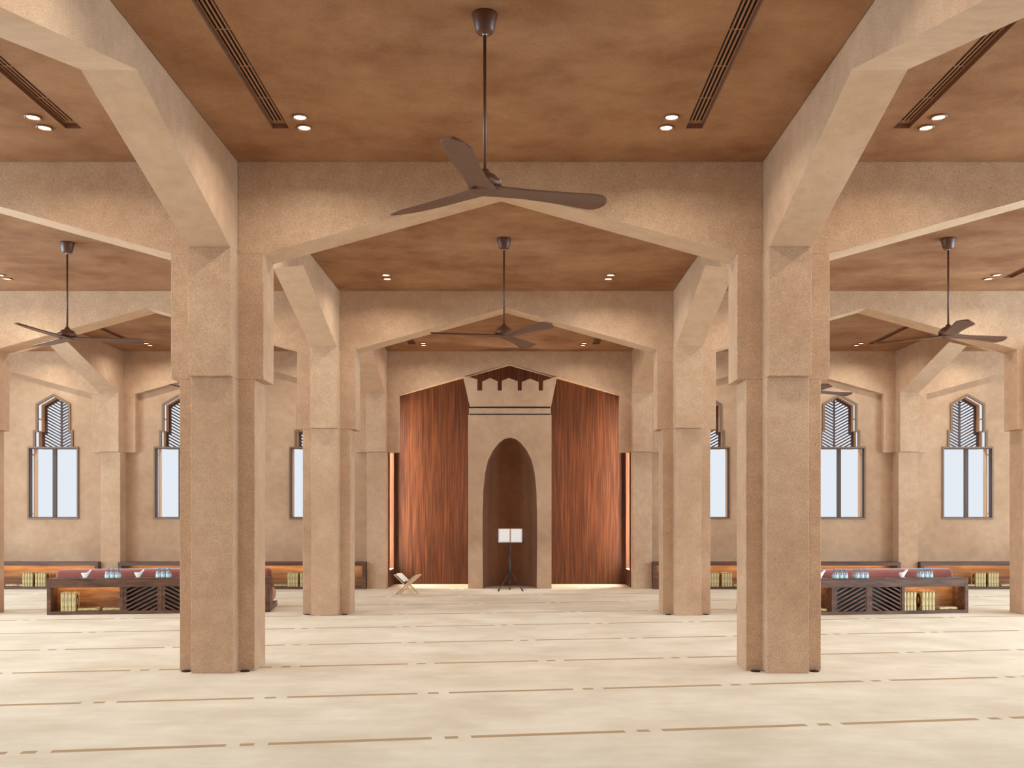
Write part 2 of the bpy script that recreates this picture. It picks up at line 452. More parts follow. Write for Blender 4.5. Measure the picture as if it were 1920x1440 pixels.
def ring(bm, outer, inner, y0, y1, mi=0):
    """closed frame between two outlines with the same number of points"""
    n = len(outer)
    for i in range(n):
        j = (i+1) % n
        prism(bm, [outer[i], outer[j], inner[j], inner[i]], y0, y1, mi=mi)
def full(o): return o + [(-p[0], p[1]) for p in o[-2::-1]]
def shape_low(d): return [(-.535+d, 1.44+d), (-.535+d, 2.96-d), (.535-d, 2.96-d), (.535-d, 1.44+d)]
def shape_up(d, z0=2.96):
    L = [(-.42+d, z0), (-.42+d, 3.31-d), (-.365+d, 3.31-d), (-.365+d, 3.86-.57*d), (0, 4.07-1.15*d)]
    return full(L)
for i, w in enumerate(WX):
    root = bpy.data.objects.new(f'window_{i+1}', None); COL.objects.link(root); root.location = (w, YE, 1.44)
    root['kind'] = 'structure'
    def sh(pts, dz=1.44): return [(p[0], p[1]-dz) for p in pts]
    bm = BM()
    ring(bm, sh(shape_low(-.0)), sh(shape_low(.032)), -.03, .10)
    up_o, up_i = sh(shape_up(-.0)), sh(shape_up(.045))
    for k in range(len(up_o)-1):
        prism(bm, [up_o[k], up_o[k+1], up_i[k+1], up_i[k]], -.03, .03)
    obj('window_frame', bm, 'frame', root)
    bm = BM()       # dark casement around the lower pane, mullion, transom
    ring(bm, sh(shape_low(.032)), sh(shape_low(.045)), -.005, .10)
    box(bm, -.038, .038, .04, .10, .045, 1.475)
    obj('casement', bm, 'casement', root)
    bm = BM(); box(bm, -.488, .488, .068, .072, .046, 1.474)
    obj('glass', bm, 'pane', root)
    bm = BM()       # projecting surround of the outer screen, held off the wall on brackets
    ring(bm, sh(shape_low(-.004)), sh(shape_low(.012)), .26, .42)
    uo, ui = sh(shape_up(-.004)), sh(shape_up(.012))
    for k in range(len(uo)-1): prism(bm, [uo[k], uo[k+1], ui[k+1], ui[k]], .24, .40)
    for bx_, bz in ((-.535, .1), (-.535, 1.35), (.535, .1), (.535, 1.35)): box(bm, bx_-.006, bx_+.006, .091, .27, bz, bz+.03)
    for bx_, bz in ((-.366, 2.1), (.366, 2.1)): box(bm, bx_-.006, bx_+.006, .091, .25, bz, bz+.03)
    obj('screen_surround', bm, 'revealtan', root)
    bm = BM()       # chevron lattice in the pointed head
    y0, y1 = .36, .40
    lo, li = sh(shape_up(.011)), sh(shape_up(.058))
    for k in range(len(lo)-1): prism(bm, [lo[k], lo[k+1], li[k+1], li[k]], y0, y1)
    box(bm, -.40, .40, y0, y1, 1.49, 1.53)
    box(bm, -.018, .018, y0, y1, 1.52, 2.58)
    for x0, x1, sl in ((-.358, -.018, -.55), (.018, .358, .55)):
        reg = [(x0, 1.52), (x1, 1.52), (x1, 1.81), (x0, 1.81)]
        slats(bm, reg, x0, x1, sl, .066, .03, y0+.005, y1-.005, 1.5, 2.6)
        xa, xb = max(x0, -.303), min(x1, .303)
        zt = lambda x: 4.0-1.44-abs(x)*.575
        reg = [(xa, 1.81), (xb, 1.81), (xb, zt(xb)), (xa, zt(xa))]
        # slats keep the same phase as below the step
        slats(bm, reg, x0, x1, sl, .066, .03, y0+.005, y1-.005, 1.5, 2.6)
    obj('lattice', bm, 'lattice', root)

# ------------------------------------------------------------------ recess with walnut panelling
RX0, RX1 = COLX[1]+H, COLX[2]-H; RY0, RY1 = YE, 21.87; SY0, SY1, SZ0, SZ1 = 21.02, 21.70, .34, 3.95
bm = BM(); box(bm, RX0-.5, RX1+.5, RY1, RY1+.12, 0, ZT-.004)
tag(obj('wall_recess', bm, 'walnut'), kind='structure')
for s, x, nm in ((-1, RX0, 'wall_recess_left'), (1, RX1, 'wall_recess_right')):
    bm = BM(); T = .32
    a, b = (x-T, x) if s < 0 else (x, x+T)
    ystart = RY0+RW+.001
    def bx_(y0, y1, z0, z1): box(bm, a, b, y0, y1, z0, z1)
    # stone of the end wall forms the first strip; the panelled strip follows with its window slot
    bx_(RY0+WT+.001, ystart, 0, ZT-.004); bx_(SY1, RY1, 0, ZT-.004); bx_(ystart, SY1, 0, SZ0); bx_(ystart, SY1, SZ1, ZT-.004)
    tag(obj(nm, bm, 'walnut'), kind='structure')
bm = BM()
for s, x in ((-1, RX0), (1, RX1)):
    a, b = (x-.3, x-.001) if s < 0 else (x+.001, x+.3)
    box(bm, a, b, RY0+RW+.002, SY1-.001, SZ0, SZ0+.02)
tag(obj('trim_2', bm, 'reveal'), kind='structure')

# prayer niche (mihrab)
mx, my = CXB+.01, 20.5
t = thing('prayer_niche', 'tall sandy stone prayer niche with crenellated crown before dark wood panelling', 'prayer niche', (mx, my, 0))
HW = .865
NO = [(0, 3.13), (.12, 3.105), (.23, 3.02), (.35, 2.87), (.455, 2.66), (.515, 2.40), (.55, 2.05), (.565, 1.6), (.568, .9), (.56, 0)]
bm = BM()
left = [(-p[0], p[1]) for p in NO]
pts = [(-HW, 0), (-HW, 3.605), (0, 3.605)] + left
prism(bm, pts, 0, 1.3)
prism(bm, [(-p[0], p[1]) for p in pts], 0, 1.3)
bmesh.ops.remove_doubles(bm, verts=bm.verts[:], dist=1e-5)
obj('surround', bm, 'stone', t)
bm = BM()
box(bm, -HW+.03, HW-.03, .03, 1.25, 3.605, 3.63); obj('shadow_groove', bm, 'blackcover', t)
bm = BM(); box(bm, -HW+.015, HW-.015, .004, 1.28, 3.63, 3.742); obj('band', bm, 'stone', t)
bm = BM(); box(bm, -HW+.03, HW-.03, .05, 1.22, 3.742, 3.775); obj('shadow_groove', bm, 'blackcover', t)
# crown: outline from the photo, zoom 7.2 px per pixel
def cr(zx, zy): return ((860+zx/7.2-970)*my/F-mx, EYE+(968-(660+zy/7.2))*my/F)
C = [cr(150,735), cr(59,332), cr(105,330), cr(250,368), cr(250,520), cr(318,520), cr(318,400), cr(425,350), cr(526,395), cr(526,520),
     cr(582,520), cr(582,390), cr(675,350), cr(797,395), cr(797,520), cr(853,520), cr(853,405), cr(960,360), cr(1080,405), cr(1080,520),
     cr(1140,520), cr(1140,390), cr(1328,332), cr(1248,735)]
bm = BM(); prism(bm, C, 0, .34); obj('crown', bm, 'stone', t)
# curved apse lining
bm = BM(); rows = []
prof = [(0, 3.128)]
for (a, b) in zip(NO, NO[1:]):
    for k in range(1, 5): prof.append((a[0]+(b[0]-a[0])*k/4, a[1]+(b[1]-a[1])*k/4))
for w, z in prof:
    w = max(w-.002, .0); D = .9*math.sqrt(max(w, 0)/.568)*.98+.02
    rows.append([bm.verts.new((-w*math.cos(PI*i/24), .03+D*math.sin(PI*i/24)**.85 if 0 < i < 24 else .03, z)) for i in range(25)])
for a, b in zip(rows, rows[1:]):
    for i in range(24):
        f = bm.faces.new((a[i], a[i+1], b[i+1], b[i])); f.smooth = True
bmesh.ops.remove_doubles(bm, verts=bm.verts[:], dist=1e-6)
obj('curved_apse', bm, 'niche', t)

# ------------------------------------------------------------------ side and rear walls (out of the frame) with tall openings
def open_wall_x(x0, x1, spans, z0, z1):
    bm = BM(); e = [YB]
    for a, b in spans: e += [a, b]
    e.append(YE)
    for i in range(0, len(e), 2): box(bm, x0, x1, e[i], e[i+1], 0, ZT-.006)
    for a, b in spans: box(bm, x0, x1, a, b, 0, z0); box(bm, x0, x1, a, b, z1, ZT-.006)
    return bm
SP = [(-2.6, 3.4), (5.2, 9.0), (10.6, 14.5), (16.1, 19.9)]
tag(obj('wall_left', open_wall_x(XL-.4, XL, SP, .9, 4.2), 'stone'), kind='structure')
tag(obj('wall_right', open_wall_x(XR, XR+.4, SP, .9, 4.2), 'stone'), kind='structure')
RP = [(-12.9, -9.6), (-7.4, -3.9), (-2.2, 1.9), (3.6, 7.1), (9.3, 12.6)]
bm = BM(); e = [XL-.4]
for a, b in RP: e += [a, b]
e.append(XR+.4)
for i in range(0, len(e), 2): box(bm, e[i], e[i+1], YB-.4, YB, 0, ZT-.006)
for a, b in RP: box(bm, a, b, YB-.4, YB, 0, .3); box(bm, a, b, YB-.4, YB, 4.3, ZT-.006)
tag(obj('wall_rear', bm, 'stone'), kind='structure')

# ------------------------------------------------------------------ ceiling air vents
BAYN = ['far left bay', 'left bay', 'middle bay', 'right bay', 'far right bay']
ROWN = ['nearest row', 'second row', 'end wall row']
seen_v = {(1,0,1), (2,0,0), (2,0,1), (3,0,0), (3,1,1), (2,2,0), (2,2,1), (1,2,0), (3,2,1)}
for x0, x1, y0, y1, bi, ri, k in VENTS:
    if (bi, ri, k) not in seen_v and bi in (0, 4): 
        pass
    lab = f'slotted ceiling vent on the {"left" if k == 0 else "right"} of the {BAYN[bi]}, {ROWN[ri]}'
    if bi in (0, 4): continue
    t = thing('ceiling_vent', lab, 'vent', ((x0+x1)/2, (y0+y1)/2, ZC), group='linear ceiling vents')
    w = (x1-x0)/2; L = (y1-y0)/2; D = .05
    bm = BM(); th = .006
    box(bm, -w, -w+th, -L, L, 0, D); box(bm, w-th, w, -L, L, 0, D)
    box(bm, -w+th, w-th, -L, -L+th, 0, D); box(bm, -w+th, w-th, L-th, L, 0, D)
    obj('frame', bm, 'ventside', t)
    bm = BM(); a, b = -w+th, w-th; n = 4; m0 = .012; pitch = (b-a-2*m0+.012)/n; sw = pitch-.016
    # grille face: solid strips between four slots, with cross bridges
    e = a
    for q in range(n):
        s0 = a+m0+q*pitch; box(bm, e, s0, -L+th, L-th, D-.008, D); e = s0+sw
    box(bm, e, b, -L+th, L-th, D-.008, D)
    for yy in [-L+th+.03] + [(-L+.0)+.58*j for j in range(1, 6)] + [L-th-.03]:
        hb = .03 if abs(yy) > L-.05 else .007
        box(bm, a+m0, b-m0*.5, yy-hb, yy+hb, D-.007, D-.001)
    obj('grille', bm, 'ventm', t)
    bm = BM(); box(bm, a, b, -L+th, L-th, D+.012, D+.018); obj('duct_back', bm, 'blackslot', t)
    if (x0+x1)/2 > 99: pass

# ------------------------------------------------------------------ downlights
proto_dl = None
lights = []
def add_light(kind, name, loc, rot, energy, color, **kw):
    l = bpy.data.lights.new(name, kind); l.energy = energy; l.color = color
    for k, v in kw.items(): setattr(l, k, v)
    o = bpy.data.objects.new(name, l); COL.objects.link(o); o.location = loc; o.rotation_euler = rot
    return o
LAMP = 17
for bi in range(5):
    for ri in range(3):
        yc = (ROWY[ri]+ROWY[ri+1])/2
        for si, off in enumerate((-1.71, 1.49)):
            for half in (-1, 1):
                ys = [yc+half*(1.46+.06*ri), yc+half*(1.69+.06*ri)]
                x = BCX[bi]+off
                add_light('AREA', 'downlight_beam', (x, sum(ys)/2, ZC-.03), (0, 0, 0), LAMP*(.6 if (bi == 2 and ri == 2) else 1), (1, 1.0, .92), shape='DISK', size=.12, spread=math.radians(154))
                if half < 0 or bi in (0, 4): continue
                for qi, y in enumerate(ys):
                    lab = f'{"farther" if qi else "nearer"} glowing downlight of the {"left" if si == 0 else "right"} pair, {BAYN[bi]}, {ROWN[ri]}'
                    grp = 'recessed downlights in pairs'
                    xx = x + (-.008 if qi else .004)
                    if proto_dl is None:
                        t = thing('downlight', lab, 'downlight', (xx, y, ZC), group=grp)
                        bm = BM(); lathe(bm, [(.050, -.001), (.052, -.010), (.062, -.016), (.070, -.014), (.072, -.001), (.050, -.001)], seg=36)
                        obj('trim_ring', bm, 'trimring', t)
                        bm = BM(); lathe(bm, [(0, -.004), (.0495, -.004), (.0495, -.001), (0, -.001)], seg=36)
                        obj('lens', bm, 'lamp', t); proto_dl = t
                    else: dup(proto_dl, (xx, y, ZC), 0, lab, grp)

# ------------------------------------------------------------------ ceiling fans
def fan_proto(loc, rz, label):
    t = thing('ceiling_fan', label, 'ceiling fan', loc, rz, 'three bladed ceiling fans')
    # z = 0 at the ceiling; blades at -1.17
    bm = BM(); lathe(bm, [(0, -.002), (.088, -.002), (.088, -.012), (.064, -.115), (.052, -.13), (.02, -.134), (0, -.134)], seg=40)
    obj('canopy', bm, 'bronze', t)
    bm = BM(); lathe(bm, [(.017, -.134), (.019, -.142), (.012, -.146), (.011, -.146)], seg=20); obj('collar', bm, 'steel', t)
    bm = BM(); tube(bm, (0, 0, -.13), (0, 0, -1.08), .0115, 16); obj('downrod', bm, 'bronze', t)
    bm = BM(); lathe(bm, [(0, -1.065), (.026, -1.065), (.034, -1.085), (.04, -1.092), (.072, -1.105), (.088, -1.118), (.092, -1.13), (.112, -1.142), (.118, -1.165), (.112, -1.188), (0, -1.195)], seg=40)
    obj('motor_housing', bm, 'bronze', t)
    for k in range(3):
        bm = BM(); n = 34; R = .91; top = []; bot = []
        for i in range(n+1):
            s = i/n; r = R*(1-(1-s)**1.0) if True else 0
            r = .0 + R*math.sin(s*PI/2) if s > .0 else 0
            u = r/R
            w = .19-.03*min(1, u/.3) + .045*max(0, min(1, (u-.3)/.55))**1.1
            tipr = .11
            if r > R-tipr: w *= math.sqrt(max(0, 1-((r-(R-tipr))/tipr)**2))
            if w < .002: w = .002
            pitch = math.radians(4+11*u*u)
            lift = -.008+.01*u
            sweep = -.015*math.sin(u*PI)
            ta, ba = [], []
            for j in range(9):
                c = -1+2*j/8; th = .011*(1-c*c)**.5*(1-.45*u)+.0012
                cam = .012*(1-c*c)
                y = c*w/2; z = -c*w/2*math.tan(pitch)+cam
                ta.append(bm.verts.new((r, y+sweep, -1.200+lift+z+th)))
                ba.append(bm.verts.new((r, y+sweep, -1.200+lift+z-th)))
            top.append(ta); bot.append(ba)
        for i in range(n):
            for j in range(8):
                bm.faces.new((top[i][j], top[i+1][j], top[i+1][j+1], top[i][j+1]))
                bm.faces.new((bot[i][j], bot[i][j+1], bot[i+1][j+1], bot[i+1][j]))
            bm.faces.new((top[i][0], bot[i][0], bot[i+1][0], top[i+1][0]))
            bm.faces.new((top[i][8], top[i+1][8], bot[i+1][8], bot[i][8]))
        bm.faces.new([top[0][j] for j in range(9)]+[bot[0][j] for j in range(8, -1, -1)])
        bm.faces.new([top[n][j] for j in range(9)]+[bot[n][j] for j in range(8, -1, -1)])
        bmesh.ops.rotate(bm, verts=bm.verts[:], cent=(0, 0, 0), matrix=Matrix.Rotation(2*PI*k/3, 3, 'Z'))
        obj('blade', bm, 'bronze', t, smooth=True)
    bm = BM(); lathe(bm, [(0, -1.185), (.088, -1.190), (.085, -1.205), (.05, -1.214), (0, -1.217)], seg=36); obj('hub_cap', bm, 'bronze', t)
    return t
FANS = [((-.223, 6.77), 20, 'large brown ceiling fan nearest the camera, high in the middle bay'),
        ((-.165, 12.24), 68, 'brown ceiling fan seen through the first arch, in front of the prayer niche'),
        ((-5.66, 12.42), 19, 'ceiling fan hanging in the left side bay above the left bench'),
        ((5.34, 12.24), 20, 'ceiling fan hanging in the right side bay above the right bench'),
        ((-5.66, 17.75), 14, 'distant ceiling fan mostly hidden behind the nearest left column'),
        ((5.335, 17.75), 28, 'distant ceiling fan mostly hidden behind the nearest right column')]
f0 = None
for (x, y), a, lab in FANS:
    if f0 is None: f0 = fan_proto((x, y, ZC), math.radians(a), lab)
    else: dup(f0, (x, y, ZC), math.radians(a), lab, 'three bladed ceiling fans')

# ------------------------------------------------------------------ books
def make_book(label, th=.052, h=.285, d=.20):
    """stands with its spine to -y, thickness along x"""
    t = thing('hardcover_book', label, 'book')
    c = .004
    bm = BM(); 
    box(bm, 0, c, 0, d, 0, h); box(bm, th-.002-c, th-.002, 0, d, 0, h)
    n = 8; prev = None
    for i in range(n):   # rounded spine
        a0 = PI+PI*i/n; a1 = PI+PI*(i+1)/n; R = (th-.002)/2
        p = [(R+R*math.cos(a0), .45*R*math.sin(a0)), (R+R*math.cos(a1), .45*R*math.sin(a1)),
             (R+(R-c)*math.cos(a1), .45*(R-c)*math.sin(a1)+.001), (R+(R-c)*math.cos(a0), .45*(R-c)*math.sin(a0)+.001)]
        prism(bm, p, 0, h, 'z')
    obj('cover', bm, 'gold', t)
    bm = BM(); box(bm, c+.0005, th-.0025-c, .006, d-.006, .006, h-.006); obj('page_block', bm, 'pages', t)
    for nm, s in (('cover_ornament', 0), ('cover_ornament', 1)):
        bm = BM(); x0, x1 = ((-.0012, 0) if s == 0 else (th-.002, th-.0008))
        o = [(d/2+(.062)*math.cos(a)*abs(math.cos(a))**.35, h/2+.115*math.sin(a)) for a in [2*PI*i/28 for i in range(28)]]
        prism(bm, o, x0, x1, 'x')
        po = obj(nm, bm, 'blackcover', t)
        bm = BM(); x0, x1 = ((-.0022, -.0012) if s == 0 else (th-.0008, th+.0002))
        o = [(d/2+.032*math.cos(a)*abs(math.cos(a))**.5, h/2+.06*math.sin(a)) for a in [2*PI*i/20 for i in range(20)]]
        prism(bm, o, x0, x1, 'x'); obj('medallion', bm, 'goldmed', po)
    return t
ORD = ['leftmost', 'second', 'third', 'rightmost']
book0 = None
def put_book(loc, rz, label, group, lying=False):
    global book0
    if book0 is None: book0 = make_book(label); b = book0; b['group'] = group; b.location = loc; b.rotation_euler = (0, 0, rz)
    else: b = dup(book0, loc, rz, label, group)
    if lying:
        b.rotation_euler = Matrix.Rotation(rz, 4, 'Z').to_euler()
        m = Matrix.Rotation(rz, 4, 'Z') @ Matrix.Rotation(PI/2, 4, 'Z') @ Matrix.Rotation(PI/2, 4, 'X') @ Matrix.Rotation(PI/2, 4, 'Z')
        # thickness up, height along x
        m = Matrix.Rotation(rz, 4, 'Z') @ Matrix(((0, 0, 1, 0), (0, 1, 0, 0), (-1, 0, 0, 0), (0, 0, 0, 1)))
        b.rotation_euler = m.to_euler(); b.scale = (.8, 1, 1)
        b.location = (loc[0], loc[1], loc[2]+.052*.8)
    return b

# ------------------------------------------------------------------ water bottle, tissues
def make_bottle(label):
    t = thing('water_bottle', label, 'bottle')
    bm = BM(); lathe(bm, [(0, .0), (.032, .0), (.035, .006), (.035, .052), (.034, .056), (.0345, .075), (.033, .088), (.024, .108), (.013, .118), (.012, .126), (0, .126)], seg=20)
    obj('body', bm, 'pet', t)
    bm = BM(); lathe(bm, [(.0353, .004), (.0362, .006), (.0362, .05), (.0353, .054)], seg=20); obj('label_wrap', bm, 'labelblue', t)
    bm = BM(); lathe(bm, [(0, .122), (.0155, .122), (.0155, .139), (.012, .141), (0, .141)], seg=18); obj('cap', bm, 'cap', t)
    return t
bottle0 = None
def put_bottle(loc, rz, label, group):
    global bottle0
    if bottle0 is None:
        bottle0 = make_bottle(label); bottle0['group'] = group; bottle0.location = loc
    else: dup(bottle0, loc, rz, label, group)

def make_tissue(loc, rz, label):
    t = thing('tissue_dispenser', label, 'tissues', loc, rz, 'tissue dispensers on the benches')
    bm = BM(); lathe(bm, [(.028, 0), (.06, 0), (.06, .004), (.028, .004), (.028, 0)], seg=28); obj('rim', bm, 'steel', t)
    bm = BM(); nu, nv = 20, 9; rows = []
    for j in range(nv):
        v = j/(nv-1); row = []
        for i in range(nu):
            a = 2*PI*i/nu
            rr = .022+.05*v+.008*math.sin(3*a+2*v)*v
            x = rr*math.cos(a)*1.05+.012*v; y = rr*math.sin(a)*.45
            z = .002+v*(.08+.045*max(0, math.cos(a-.2))-.03*max(0, math.cos(a-2.2)))
            row.append(bm.verts.new((x, y, z)))
        rows.append(row)
    for a, b in zip(rows, rows[1:]):
        for i in range(nu):
            f = bm.faces.new((a[i], a[(i+1) % nu], b[(i+1) % nu], b[i])); f.smooth = True
    o = obj('tissue', bm, 'tissue', t); s = o.modifiers.new('thick', 'SOLIDIFY'); s.thickness = .002
    return t

# ------------------------------------------------------------------ benches in the side bays
def rbox(bm, x0, x1, y0, y1, z0, z1): box(bm, x0, x1, y0, y1, z0, z1)
def make_bench(loc, rz, label, side):
    t = thing('shelf_bench', label, 'bench', loc, rz, 'long benches with book shelves behind the seats')
    L, D, Ht = 3.3, .36, .55
    pw = .055; op = 1.0; dw = (L-2*pw-2*op-3*.05)/2
    x1 = pw+op; x2 = x1+.05+dw; x3 = x2+.05+dw; 
    tr = .135; br = .05
    bm = BM()
    box(bm, 0, pw, 0, D, 0, Ht-.012); box(bm, L-pw, L, 0, D, 0, Ht-.012)
    box(bm, x1, x1+.05, 0, D, br, Ht-tr); box(bm, x3, x3+.05, 0, D, br, Ht-tr)
    box(bm, pw, L-pw, 0, D, 0, br); box(bm, pw, L-pw, 0, .04, Ht-tr, Ht-.012)
    box(bm, pw, L-pw, .04, D, Ht-.06, Ht-.012)
    obj('carcass', bm, 'benchwood', t, bevel=.003)
    bm = BM(); box(bm, 0, L, -.004, D, Ht-.012, Ht); obj('worktop', bm, 'benchwood', t, bevel=.002)
    for a, b in ((pw, x1), (x3+.05, L-pw)):
        bm = BM(); box(bm, a, b, D-.02, D, br, Ht-.06); obj('back_panel', bm, 'benchback', t)
    bm = BM(); box(bm, x1+.05, x3, .30, .32, br, Ht-.06); obj('dark_liner', bm, 'blackcover', t)
    for a, b, sl in ((x1+.05, x2, .52), (x2+.05, x3, -.52)):
        bm = BM(); fw = .045
        box(bm, a, a+fw, .012, .032, br, Ht-tr); box(bm, b-fw*.4, b, .012, .032, br, Ht-tr)
        reg = [(a+fw, br+.004), (b-fw*.4, br+.004), (b-fw*.4, Ht-tr-.004), (a+fw, Ht-tr-.004)]
        slats(bm, reg, a+fw, b-fw*.4, sl, .066, .031, .014, .03, 0, .6)
        obj('door', bm, 'benchwood', t)
    bm = BM(); box(bm, x2, x2+.05, .004, .03, br, Ht-tr); obj('stile', bm, 'benchwood', t)
    for a, b in ((pw, x1), (x3+.05, L-pw)):
        bm = BM(); box(bm, a+.03, b-.03, D-.05, D-.035, Ht-.072, Ht-.062); obj('led_strip', bm, 'led', t)
        l = add_light('AREA', 'shelf_light', ((a+b)/2, D-.13, Ht-.076), (math.radians(32), 0, 0), 2.6, (1, .76, .46), shape='RECTANGLE', size=b-a-.06, size_y=.015)
        l.parent = t
    # cushions and seat on the far side
    def cushion(nm, y0, y1, z0, z1, mat, xa=.01, xb=L-.01):
        bm = BM(); box(bm, xa, xb, y0, y1, z0, z1)
        r = min(y1-y0, z1-z0)*.42
        return obj(nm, bm, mat, t, bevel=r, smooth=True, bseg=6)
    cushion('back_cushion', D+.005, D+.17, .34, .675, 'velvet')
    bm = BM(); box(bm, 0, L, D, D+.06, 0, .50); obj('cushion_backing', bm, 'benchwood', t)
    cushion('seat_cushion', D+.10, D+.82, .09, .335, 'pinkvel')
    bm = BM(); box(bm, 0, L, D+.06, D+.84, 0, .085); obj('seat_plinth', bm, 'benchwood', t, bevel=.004)
    bm = BM()
    for k in range(9): lathe(bm, [(0, Ht+.001), (.045, Ht+.001), (.045, Ht+.004), (0, Ht+.004)], .28+k*.34, .10, 24)
    obj('inset_disc', bm, 'steel', t)
    return t
RZ = math.radians(8.3)
def loc_on(o, rz, x, y, z): return (o[0]+x*math.cos(rz)-y*math.sin(rz), o[1]+x*math.sin(rz)+y*math.cos(rz), z)
LB = (-7.135, 14.975, 0); RB = (3.725, 14.83, 0)
make_bench(LB, RZ, 'long bench in the left side bay, maroon bolster over dark wood shelves', 'left')
make_bench(RB, RZ, 'long bench in the right side bay, maroon bolster over dark wood shelves', 'right')

def row_of_books(o, rz, x, y, z, n, where, group):
    for k in range(n):
        put_book(loc_on(o, rz, x+k*.0548, y, z), rz, f'{ORD[k]} upright gold book {where}', group)
zb = .0505
row_of_books(LB, RZ, .185, .05, zb, 4, 'in the left bench, beside its left end', 'gold books standing in the left bench')
put_book(loc_on(LB, RZ, .43, .07, zb), RZ, 'gold book lying flat in the left bench, beside the upright books', 'gold books lying in the left bench', True)
put_book(loc_on(LB, RZ, .79, .07, zb), RZ, 'gold book lying flat in the left bench, against the divider', 'gold books lying in the left bench', True)
xr = 3.3-.055-1.0
row_of_books(RB, RZ, xr+.0, .05, zb, 4, 'in the right bench set next to the lattice door', 'gold books standing in the right bench')
row_of_books(RB, RZ, xr+.31, .05, zb, 4, 'in the right bench set away from the lattice door', 'gold books standing in the right bench')
put_book(loc_on(RB, RZ, xr+.62, .07, zb), RZ, 'gold book lying flat at the right end of the right bench', 'gold books lying in the right bench', True)
put_book(loc_on(RB, RZ, .72, .07, zb), RZ, 'gold book lying flat left of the lattice doors in the right bench', 'gold books lying in the right bench', True)

def pack(o, rz, x, where, group):
    for i in range(3):
        for j in range(2):
            lab = f'blue capped water bottle, {["front", "back"][j]} {["left", "middle", "right"][i]} of the {where}'
            put_bottle(loc_on(o, rz, x+(i-1)*.074, .075+j*.074, .5505), rz, lab, group)
pack(LB, RZ, .93, 'first pack on the left bench', 'water bottles on the left bench')
pack(LB, RZ, 1.68, 'second pack on the left bench', 'water bottles on the left bench')
pack(LB, RZ, 2.10, 'pack beside the nearest left column', 'water bottles on the left bench')
pack(RB, RZ, 1.24, 'pack beside the nearest right column', 'water bottles on the right bench')
pack(RB, RZ, 1.58, 'middle pack on the right bench', 'water bottles on the right bench')
pack(RB, RZ, 2.64, 'pack near the right bench end', 'water bottles on the right bench')
make_tissue(loc_on(LB, RZ, .52, .12, .5505), RZ, 'white tissue sprouting from the left bench top, left end')
make_tissue(loc_on(LB, RZ, 1.30, .12, .5505), RZ, 'white tissue sprouting from the left bench top between two bottle packs')
make_tissue(loc_on(RB, RZ, 2.27, .12, .5505), RZ, 'white tissue sprouting from the right bench top, by the right end pack')
make_tissue(loc_on(RB, RZ, .92, .12, .5505), RZ, 'white tissue beside the nearest right column, mostly hidden')

# ------------------------------------------------------------------ low shelves along the end wall
def wall_shelf(x0, x1, label):
    t = thing('wall_shelf', label, 'shelf', (x0, 20.3, 0), 0, 'low lit shelves along the end wall')
    L = x1-x0; D = YE-20.3-.002; Ht = .555
    bm = BM()
    box(bm, 0, .07, 0, D, 0, Ht-.07); box(bm, L-.07, L, 0, D, 0, Ht-.07)
    box(bm, .07, L-.07, 0, D, 0, .05); box(bm, 0, L, 0, D, Ht-.07, Ht)
    obj('carcass', bm, 'benchwood', t, bevel=.003)
    bm = BM(); box(bm, .07, L-.07, D-.02, D, .05, Ht-.07); obj('back_panel', bm, 'benchback', t)
    bm = BM(); box(bm, .12, L-.12, D-.06, D-.045, Ht-.082, Ht-.072); obj('led_strip', bm, 'led', t)
    l = add_light('AREA', 'shelf_light', (L/2, D-.15, Ht-.086), (math.radians(34), 0, 0), 10, (1, .76, .44), shape='RECTANGLE', size=L-.3, size_y=.015)
    l.parent = t
wall_shelf(-13.6, COLX[0]-H-.004, 'low lit wooden shelf on the end wall under the leftmost window')
wall_shelf(COLX[0]+H+.004, COLX[1]-H-.004, 'low lit wooden shelf on the end wall behind the left bench')
wall_shelf(COLX[2]+H+.004, COLX[3]-H-.004, 'low lit wooden shelf on the end wall behind the right bench')
wall_shelf(COLX[3]+H+.004, 13.4, 'low lit wooden shelf on the end wall under the rightmost window')
def px2x(px, y=20.36): return (px-VX)*y/F
for px, n, where in ((41, 4, 'left set under the leftmost window'), (65, 4, 'right set under the leftmost window'),
                     (539, 4, 'left of the second left column'), (562, 4, 'half hidden by the second left column'),
                     (1328.5, 4, 'right of the second right column'), (1353.5, 4, 'left of the nearest right column'),
                     (1830, 4, 'left set under the rightmost window'), (1854, 4, 'right set under the rightmost window')):
    for k in range(n):
        put_book((px2x(px)+k*.0548, 20.38, .0505), 0, f'{ORD[k]} upright gold book in the wall shelf {where}', 'gold books standing in the wall shelves')
for px, where in ((9, 'cut by the left picture edge column, in the end wall shelf'), (29, 'left of the upright sets under the leftmost window'),
                  (513, 'in the wall shelf left of the second left column'), (1377, 'in the wall shelf beside the nearest right column'),
                  (1804, 'in the wall shelf left of the rightmost upright sets'), (1880, 'in the wall shelf by the right picture edge')):
    put_book((px2x(px), 20.40, .0505), 0, f'gold book lying flat {where}', 'gold books lying in the wall shelves', True)

